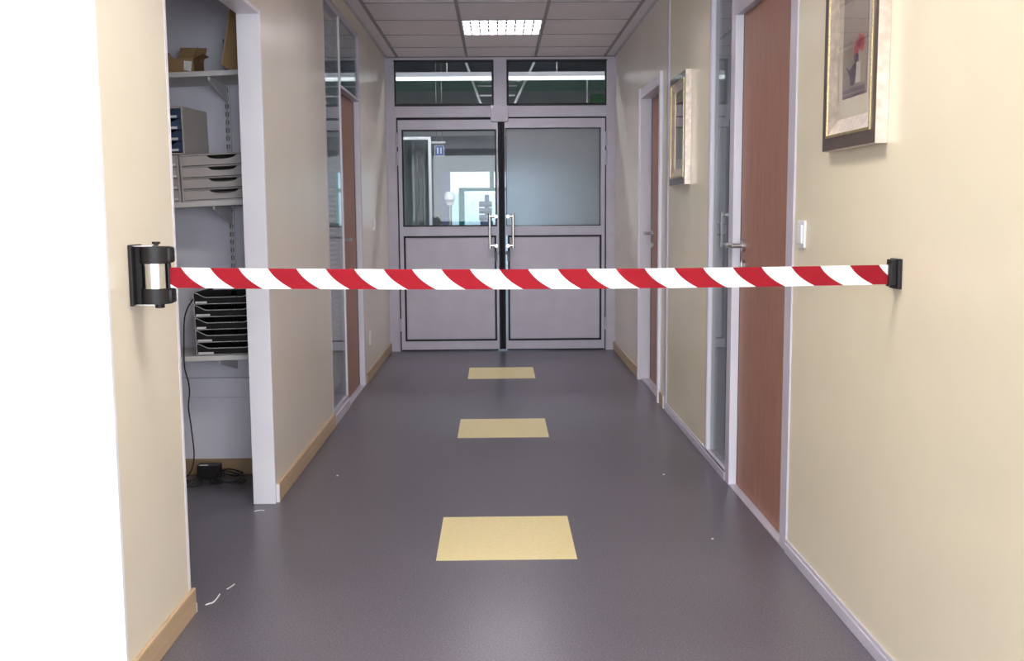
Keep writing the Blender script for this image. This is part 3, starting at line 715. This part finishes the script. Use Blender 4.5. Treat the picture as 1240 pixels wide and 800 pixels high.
# cardboard boxes on the top shelf
def shelf_root(name, k, x, y, lift_=0.0): return root(name, (x, y, top_z(k, x)+lift_), (0, -SH[k][1], 0))
r = shelf_root('cardboard_box', 0, -1.365, 4.52)
b = bmesh.new(); w2, d2_, h2, s = 0.085, 0.16, 0.062, 0.004
box(b, -w2, w2, 0, s, 0, h2); box(b, -w2, w2, d2_-s, d2_, 0, h2); box(b, -w2, -w2+s, s, d2_-s, 0, h2); box(b, w2-s, w2, s, d2_-s, 0, h2); box(b, -w2+s, w2-s, s, d2_-s, 0, s)
obj('carton', b, 'cardboard', r, local=True)
def flap(p0, p1, p2, p3, nm='flap'):
    b = bmesh.new(); P = [Vector(p) for p in (p0, p1, p2, p3)]; n = (P[1]-P[0]).cross(P[2]-P[0]).normalized()*0.003
    lo = [b.verts.new(p) for p in P]; hi = [b.verts.new(p+n) for p in P]; f = [b.faces.new(lo), b.faces.new(hi[::-1])]
    for i in range(4): f.append(b.faces.new((lo[i], hi[i], hi[(i+1) % 4], lo[(i+1) % 4])))
    bmesh.ops.recalc_face_normals(b, faces=f); return obj(nm, b, 'cardboard', r, local=True)
flap((w2, 0.0, h2), (w2, 0.08, h2), (w2+0.045, 0.085, h2+0.012), (w2+0.042, 0.0, h2+0.016))
flap((-0.015, d2_, h2), (w2, d2_, h2), (w2+0.012, d2_+0.03, h2+0.065), (-0.02, d2_+0.03, h2+0.072))
flap((-w2, 0.0, h2), (0.0, 0.0, h2), (-0.01, -0.01, h2+0.020), (-w2, -0.012, h2+0.030))
flap((0.02, 0.001, h2), (w2, 0.001, h2), (w2+0.02, 0.02, h2+0.042), (0.03, 0.02, h2+0.03))
lab(obj('paper_label', prism(bmesh.new(), [(0.042, 0.012), (0.072, 0.004), (0.079, 0.045), (0.046, 0.050)], 'Y', -0.002, -0.0005), 'label', r, local=True), 'white paper label')
tag(r, 'small open cardboard box with raised flaps on the top shelf', 'box')
r = root('flat_carton', (-1.09, 4.52, 1.822))
ol = [(-1.117, 2.075), (-1.160, 1.846), (-1.127, 1.8245), (-1.045, 1.827), (-1.045, 2.085)]
obj('carton', prism(bmesh.new(), ol, 'Y', 4.512, 4.78), 'cardboard', r)
lab(obj('cut_edge', prism(bmesh.new(), [(-1.1185, 2.075), (-1.1615, 1.846), (-1.1575, 1.8455), (-1.1145, 2.075)], 'Y', 4.508, 4.513), 'card_edge', r), 'pale cut edge')
tag(r, 'tall brown carton leaning in the corner of the top shelf', 'box')
# black letter trays on the lowest shelf
tw, td, tp = 0.268, 0.30, 0.0555
def letter_tray(label, i):
    xr = -1.046; k = 2
    base = Vector((xr-tw/2, YS+0.012, top_z(k, xr-tw/2)))
    up_ = Vector((-math.sin(SH[k][1]), 0, math.cos(SH[k][1])))
    r = root('letter_tray', base + up_*(i*tp), (0, -SH[k][1], 0))
    h = tp-0.001; b = bmesh.new()
    box(b, -tw/2, -tw/2+0.005, 0.004, td, 0, h); box(b, tw/2-0.005, tw/2, 0.004, td, 0, h); box(b, -tw/2+0.005, tw/2-0.005, 0.004, td, 0, 0.004); box(b, -tw/2+0.005, tw/2-0.005, td-0.004, td, 0.004, h*0.8)
    obj('tray_body', b, 'black', r, local=True)
    def topz(u):                                               # lip height across the front, u in 0..1
        e = min(u, 1-u)
        if e < 0.02: return h
        if e < 0.22: s = (e-0.02)/0.20; return h-0.0215*(s*s*(3-2*s))**0.8
        return h-0.0215
    us = [0, 0.02] + [0.02+0.02*j for j in range(1, 11)] + [0.35, 0.5, 0.65] + [0.78+0.02*j for j in range(0, 11)] + [1.0]
    line = [(-tw/2+tw*u, topz(u)) for u in us]
    obj('front_lip', prism(bmesh.new(), [(-tw/2, 0.0), (tw/2, 0.0)] + line[::-1], 'Y', 0, 0.004), 'black', r, local=True)
    tb = bmesh.new(); tube(tb, [(x, -0.001, z-0.001) for x, z in line], 0.0016, 6); tube(tb, [(-tw/2+0.002, -0.001, 0.004), (tw/2-0.002, -0.001, 0.004)], 0.0014, 6); tube(tb, [(-tw/2+0.0015, -0.001, 0.004), (-tw/2+0.0015, -0.001, h-0.001)], 0.0014, 6)
    lab(obj('silver_edging', tb, 'silver_line', r, local=True), 'thin silver edging')
    lw = (0.066, 0.062, 0.040, 0.060, 0.05)[i]
    obj('paper_label', B(-tw/2+0.008, -tw/2+0.008+lw, -0.002, -0.0003, 0.007, 0.0155), 'label', r, local=True)
    return tag(r, label, 'letter tray', 'black letter trays on the lowest shelf')
for i, nm in enumerate(('bottom black letter tray of the stack on the lowest shelf', 'second black letter tray from the bottom of the stack', 'third black letter tray from the bottom of the stack', 'fourth black letter tray from the bottom of the stack', 'top black letter tray, half hidden behind the striped belt')): letter_tray(nm, i)
# wall duct, cables and power adapter
tag(obj('cable_duct', B(-3.19, XLi-0.002, YC-0.03, YC, 0.372, 0.462, bev=0.003), 'closet_wall'), 'pale cable duct along the cupboard wall below the shelves', 'cable duct')
def ptx(px): return px
c1 = smooth_path([(-1.322, 4.52, 0.855), (-1.335, 4.472, 0.820), (-1.352, 4.470, 0.765), (-1.358, 4.470, 0.66), (-1.360, 4.470, 0.56), (-1.347, 4.47, 0.50), (-1.352, 4.50, 0.445), (-1.39, 4.60, 0.36), (-1.40, 4.66, 0.26), (-1.405, 4.70, 0.10), (-1.45, 4.72, 0.012), (-1.56, 4.74, 0.006)], 6)
tag(obj('hanging_cable', tube(bmesh.new(), c1, 0.0030, 8), 'cable', smooth=True), 'thin black cable hanging beside the black trays', 'cable')
pa = tag(root('power_adapter', (-1.34, 4.735, 0)), 'black power adapter on the cupboard floor', 'power adapter')
obj('adapter_body', B(-1.395, -1.295, 4.70, 4.765, 0.0, 0.066, bev=0.004), 'black', pa)
obj('rating_label', B(-1.386, -1.345, 4.705, 4.722, 0.0658, 0.0668), 'label', pa)
pts = [(-1.30, 4.725, 0.030), (-1.27, 4.70, 0.045)]
for k in range(46):
    t = k*0.42; R_ = 0.085 + 0.018*math.sin(k*0.9); pts.append((-1.235 + R_*0.82*math.cos(t+2.2) + 0.004*math.sin(k*1.7), 4.650 + R_*0.95*math.sin(t+2.2), 0.006 + 0.0011*k*0.5 + 0.006*(1+math.sin(k*1.3))))
tag(obj('coiled_cable', tube(bmesh.new(), smooth_path(pts, 4), 0.0036, 7), 'cable', smooth=True), 'black cable coiled on the cupboard floor beside the adapter', 'cable')
lp = smooth_path([(-1.50, 4.70, 0.006), (-1.42, 4.66, 0.007), (-1.37, 4.665, 0.008), (-1.345, 4.62, 0.006), (-1.36, 4.57, 0.006), (-1.40, 4.565, 0.006), (-1.425, 4.60, 0.006), (-1.40, 4.65, 0.012), (-1.37, 4.69, 0.02)], 6)
tag(obj('looped_cable', tube(bmesh.new(), lp, 0.0035, 7), 'cable', smooth=True), 'black cable looped in front of the adapter', 'cable')

# ---- small white scraps on the corridor floor
def scrap(label, pts, r): tag(obj('paper_scrap', tube(bmesh.new(), smooth_path([(x, y, 0.0022) for x, y in pts], 5), r, 6), 'scuff'), label, 'scrap')
scrap('curled white scrap by the near baseboard corner', [(-0.925, 3.150), (-0.917, 3.160), (-0.908, 3.168), (-0.904, 3.200), (-0.905, 3.240)], 0.0022)
scrap('tiny white scrap just beyond the curled one', [(-0.893, 3.285), (-0.886, 3.305), (-0.880, 3.330)], 0.0018)
scrap('thin white scrap beside the white partition foot', [(-1.010, 4.175), (-0.990, 4.190), (-0.972, 4.187)], 0.0022)
scrap('white speck on the floor before the near brown door', [(0.790, 3.745), (0.796, 3.749)], 0.003)
scrap('white speck on the floor before the narrow glazing', [(0.760, 4.700), (0.766, 4.704)], 0.003)
scrap('white speck on the floor near the left baseboard', [(-0.760, 4.745), (-0.752, 4.75)], 0.003)

# ================================================================== THE HALL BEYOND THE DOORS
YB, HC = 17.5, 3.40
hw_ = bmesh.new()
box(hw_, -3.6, -0.92, YB, YB+0.15, 0, 3.20); box(hw_, 0.8, 3.6, YB, YB+0.15, 0, 3.20); box(hw_, -0.92, 0.8, YB, YB+0.15, 1.885, 3.20)
hb = struct(obj('wall_hall_back', hw_, 'hall_wall'), 'grey back wall of the hall beyond the doors', 'wall')
obj('upper_band', B(-3.6, 3.6, YB-0.01, YB+0.15, 3.20, HC), 'hall_green', hb)
obj('white_band', B(-3.6, 3.6, YB-0.03, YB, 2.47, 2.60), 'white_wall', hb)
hs = bmesh.new(); box(hs, -3.7, -3.6, D+0.1, YB+0.15, 0, HC); box(hs, 3.6, 3.7, D+0.1, YB+0.15, 0, HC)
struct(obj('wall_hall_sides', hs, 'hall_wall'), 'grey side walls of the hall beyond the doors', 'wall')
hf = bmesh.new(); box(hf, -3.7, 3.7, D+0.082, D+0.15, H, HC); box(hf, -3.7, XL-0.0, D+0.1, D+0.15, 0, H); box(hf, XR, 3.7, D+0.1, D+0.15, 0, H)
struct(obj('wall_hall_front', hf, 'hall_wall'), 'hall side of the wall around the double doors', 'wall')
struct(obj('ceiling_hall', B(-3.7, 3.7, D+0.082, YB+0.15, HC, HC+0.1), 'hall_ceiling'), 'dark ceiling of the hall beyond the doors', 'ceiling')
gl = struct(root('window_3', (0.3, YB, 0)), 'teal-framed glazing at the far end of the hall', 'window')
tf = bmesh.new()
box(tf, -0.64, -0.545, YB+0.02, YB+0.08, 0.0, 1.56); box(tf, -0.12, -0.045, YB+0.02, YB+0.08, 1.62, 1.885); box(tf, 0.30, 0.36, YB+0.02, YB+0.08, 0, 1.56)
box(tf, -0.64, 0.8, YB+0.03, YB+0.08, 1.56, 1.62); box(tf, -0.545, 0.8, YB+0.03, YB+0.07, 0.50, 0.56); box(tf, 0.74, 0.8, YB+0.02, YB+0.08, 0, 1.885)
obj('window_frame', tf, 'teal', gl)
obj('side_panel', B(-0.92, -0.775, YB+0.03, YB+0.08, 0, 1.885), 'lavender', gl)
for a, b_, c, d in ((-0.775, -0.64, 0.0, 1.56), (-0.545, 0.30, 0.56, 1.56), (0.36, 0.74, 0.56, 1.56), (-0.775, -0.12, 1.62, 1.885)): obj('window_pane', B(a, b_, YB+0.045, YB+0.05, c, d), 'glass', gl)
struct(obj('ground', B(-20, 20, YB+0.15, 45, -0.15, -0.02), 'paving'), 'pale paving outside the hall window', 'ground')
tag(obj('storage_container', B(-2.6, 0.6, 24.0, 26.4, -0.02, 1.65, bev=0.03), 'white_wall'), 'white container outside the far hall window', 'container')
hl = tag(root('hall_light', (0, 13, 2.9)), 'long lit fluorescent strip seen through both transoms', 'strip light')
obj('strip_housing', B(-2.4, 2.4, 12.94, 13.06, 2.862, 2.915, bev=0.006), 'alu', hl)
obj('light_tube', B(-2.38, 2.38, 12.95, 13.05, 2.824, 2.860, bev=0.008), HALL_TUBE, hl)
for x in (-1.9, -0.6, 0.75, 2.0): obj('hanger_rod', cyl(bmesh.new(), (x, 13, 2.91), (x, 13, HC), 0.008, seg=8), 'steel', hl)
hall_fill = tag(root('hall_light', (0, 10.3, 3.3)), 'unseen fluorescent strip added to brighten the hall', 'strip light')  # added above the transom view, only to light the hall
obj('strip_housing', B(-2.4, 2.4, 10.2, 10.4, 3.33, 3.385, bev=0.006), 'alu', hall_fill)
obj('light_tube', B(-2.38, 2.38, 10.24, 10.36, 3.27, 3.328, bev=0.01), mat_emit('hall_fill_glow', (0.94, 0.97, 1.0), 28.0), hall_fill)
obj('hanger_rod', cyl(bmesh.new(), (0, 10.3, 3.38), (0, 10.3, HC), 0.008, seg=8), 'steel', hall_fill)
ld = tag(root('reflected_grid', (0.03, 13.4, 2.5)), 'added pale bars imitating a grid reflection in the transoms', 'reflection_bar')  # added bars stand in for ceiling grid lines mirrored in the glass
def reflection_bar(p0, p1, r=0.016, n='slanted_bar'): obj(n, tube(bmesh.new(), [p0, p1], r, 8), 'white_plastic', ld)
reflection_bar((-0.42, 13.4, 3.22), (-0.185, 13.4, 2.55)); reflection_bar((0.55, 13.4, 3.22), (0.222, 13.4, 2.55))
for z, a in ((2.565, 0.0), (2.68, 0.03), (2.80, 0.07)): reflection_bar((-0.185-a*0.6, 13.4, z), (0.222+a*0.6, 13.4, z), 0.010, 'cross_bar')
for x, z, nm in ((1.19, 3.0, 'tallest thin pale pipe seen through the right transom'), (0.85, 2.62, 'short thin pipe nearest the middle of the right transom'), (1.08, 2.62, 'short thin pipe just left of the tallest pipe')):
    tag(obj('hanging_pipe', cyl(bmesh.new(), (x, 13.8, 2.0), (x, 13.8, z), 0.012, seg=10), 'white_plastic'), nm, 'pipe', 'thin pipes in the hall')
tag(obj('green_locker', B(1.55, 1.80, YB-0.36, YB-0.05, 0, 3.10, bev=0.01), 'green'), 'tall green cabinet seen through the right transom', 'cabinet')
# glazed screen on the left of the hall
gs = tag(root('glazed_screen', (-0.95, 11, 0)), 'white-edged glazed screen behind the left door pane', 'screen')
b = bmesh.new(); box(b, -0.712, -0.684, 10.98, 11.02, 0, 2.0); box(b, -1.30, -1.26, 10.98, 11.02, 0, 2.0); box(b, -1.26, -0.712, 10.98, 11.02, 1.97, 2.0); box(b, -1.26, -0.712, 10.98, 11.02, 0, 0.5)
obj('screen_frame', b, 'white_paint', gs)
obj('middle_post', B(-0.822, -0.770, 10.985, 11.015, 0.5, 1.84), 'black', gs)
obj('screen_pane', B(-1.26, -0.712, 10.998, 11.003, 0.5, 1.97), 'glass', gs)
sg = tag(root('hanging_sign', (-0.71, 13.2, 2.0)), 'small blue sign with white border hanging in the hall', 'sign')
obj('sign_panel', B(-0.776, -0.656, 13.2, 13.212, 1.915, 2.05), 'blue', sg)
obj('sign_border', gasket(-0.770, -0.662, 1.921, 2.044, 13.196, 13.201, 0.006), 'white_plastic', sg)
b = bmesh.new(); box(b, -0.745, -0.727, 13.197, 13.2, 1.945, 2.02); box(b, -0.705, -0.687, 13.197, 13.2, 1.945, 2.02)
obj('pictogram', b, 'white_plastic', sg)
obj('top_bar', B(-0.815, -0.640, 13.2, 13.23, 2.075, 2.10), 'white_plastic', sg)
b = bmesh.new(); cyl(b, (-0.75, 13.21, 2.05), (-0.75, 13.21, HC), 0.004, seg=6); cyl(b, (-0.68, 13.21, 2.05), (-0.68, 13.21, HC), 0.004, seg=6); obj('hanging_wires', b, 'steel', sg)
lp_ = tag(root('post_lamp', (-0.54, 12, 0)), 'white mushroom-headed post behind the left door pane', 'post')
obj('post', cyl(bmesh.new(), (-0.54, 12, 0), (-0.54, 12, 1.31), 0.022, seg=14), 'steel', lp_, smooth=True)
obj('post_head', lathe(bmesh.new(), [(0.030, 1.295), (0.042, 1.30), (0.046, 1.345), (0.060, 1.36), (0.060, 1.40), (0.040, 1.445), (0.012, 1.452)], (-0.54, 12, 0)), 'white_plastic', lp_, smooth=True)
mc = tag(root('machine', (-0.13, 12.5, 0)), 'dark blue-grey machine post behind the left pull handle', 'machine')
b = bmesh.new(); box(b, -0.20, -0.05, 12.45, 12.6, 0, 1.12, bev=0.01); obj('machine_body', b, 'navy', mc)
b = bmesh.new()
for z in (1.15, 1.23, 1.31): cyl(b, (-0.215, 12.5, z), (-0.06, 12.5, z), 0.034, seg=14)
cyl(b, (-0.12, 12.52, 1.10), (-0.12, 12.52, 1.42), 0.028, seg=14)
obj('machine_rollers', b, 'navy', mc, smooth=True)
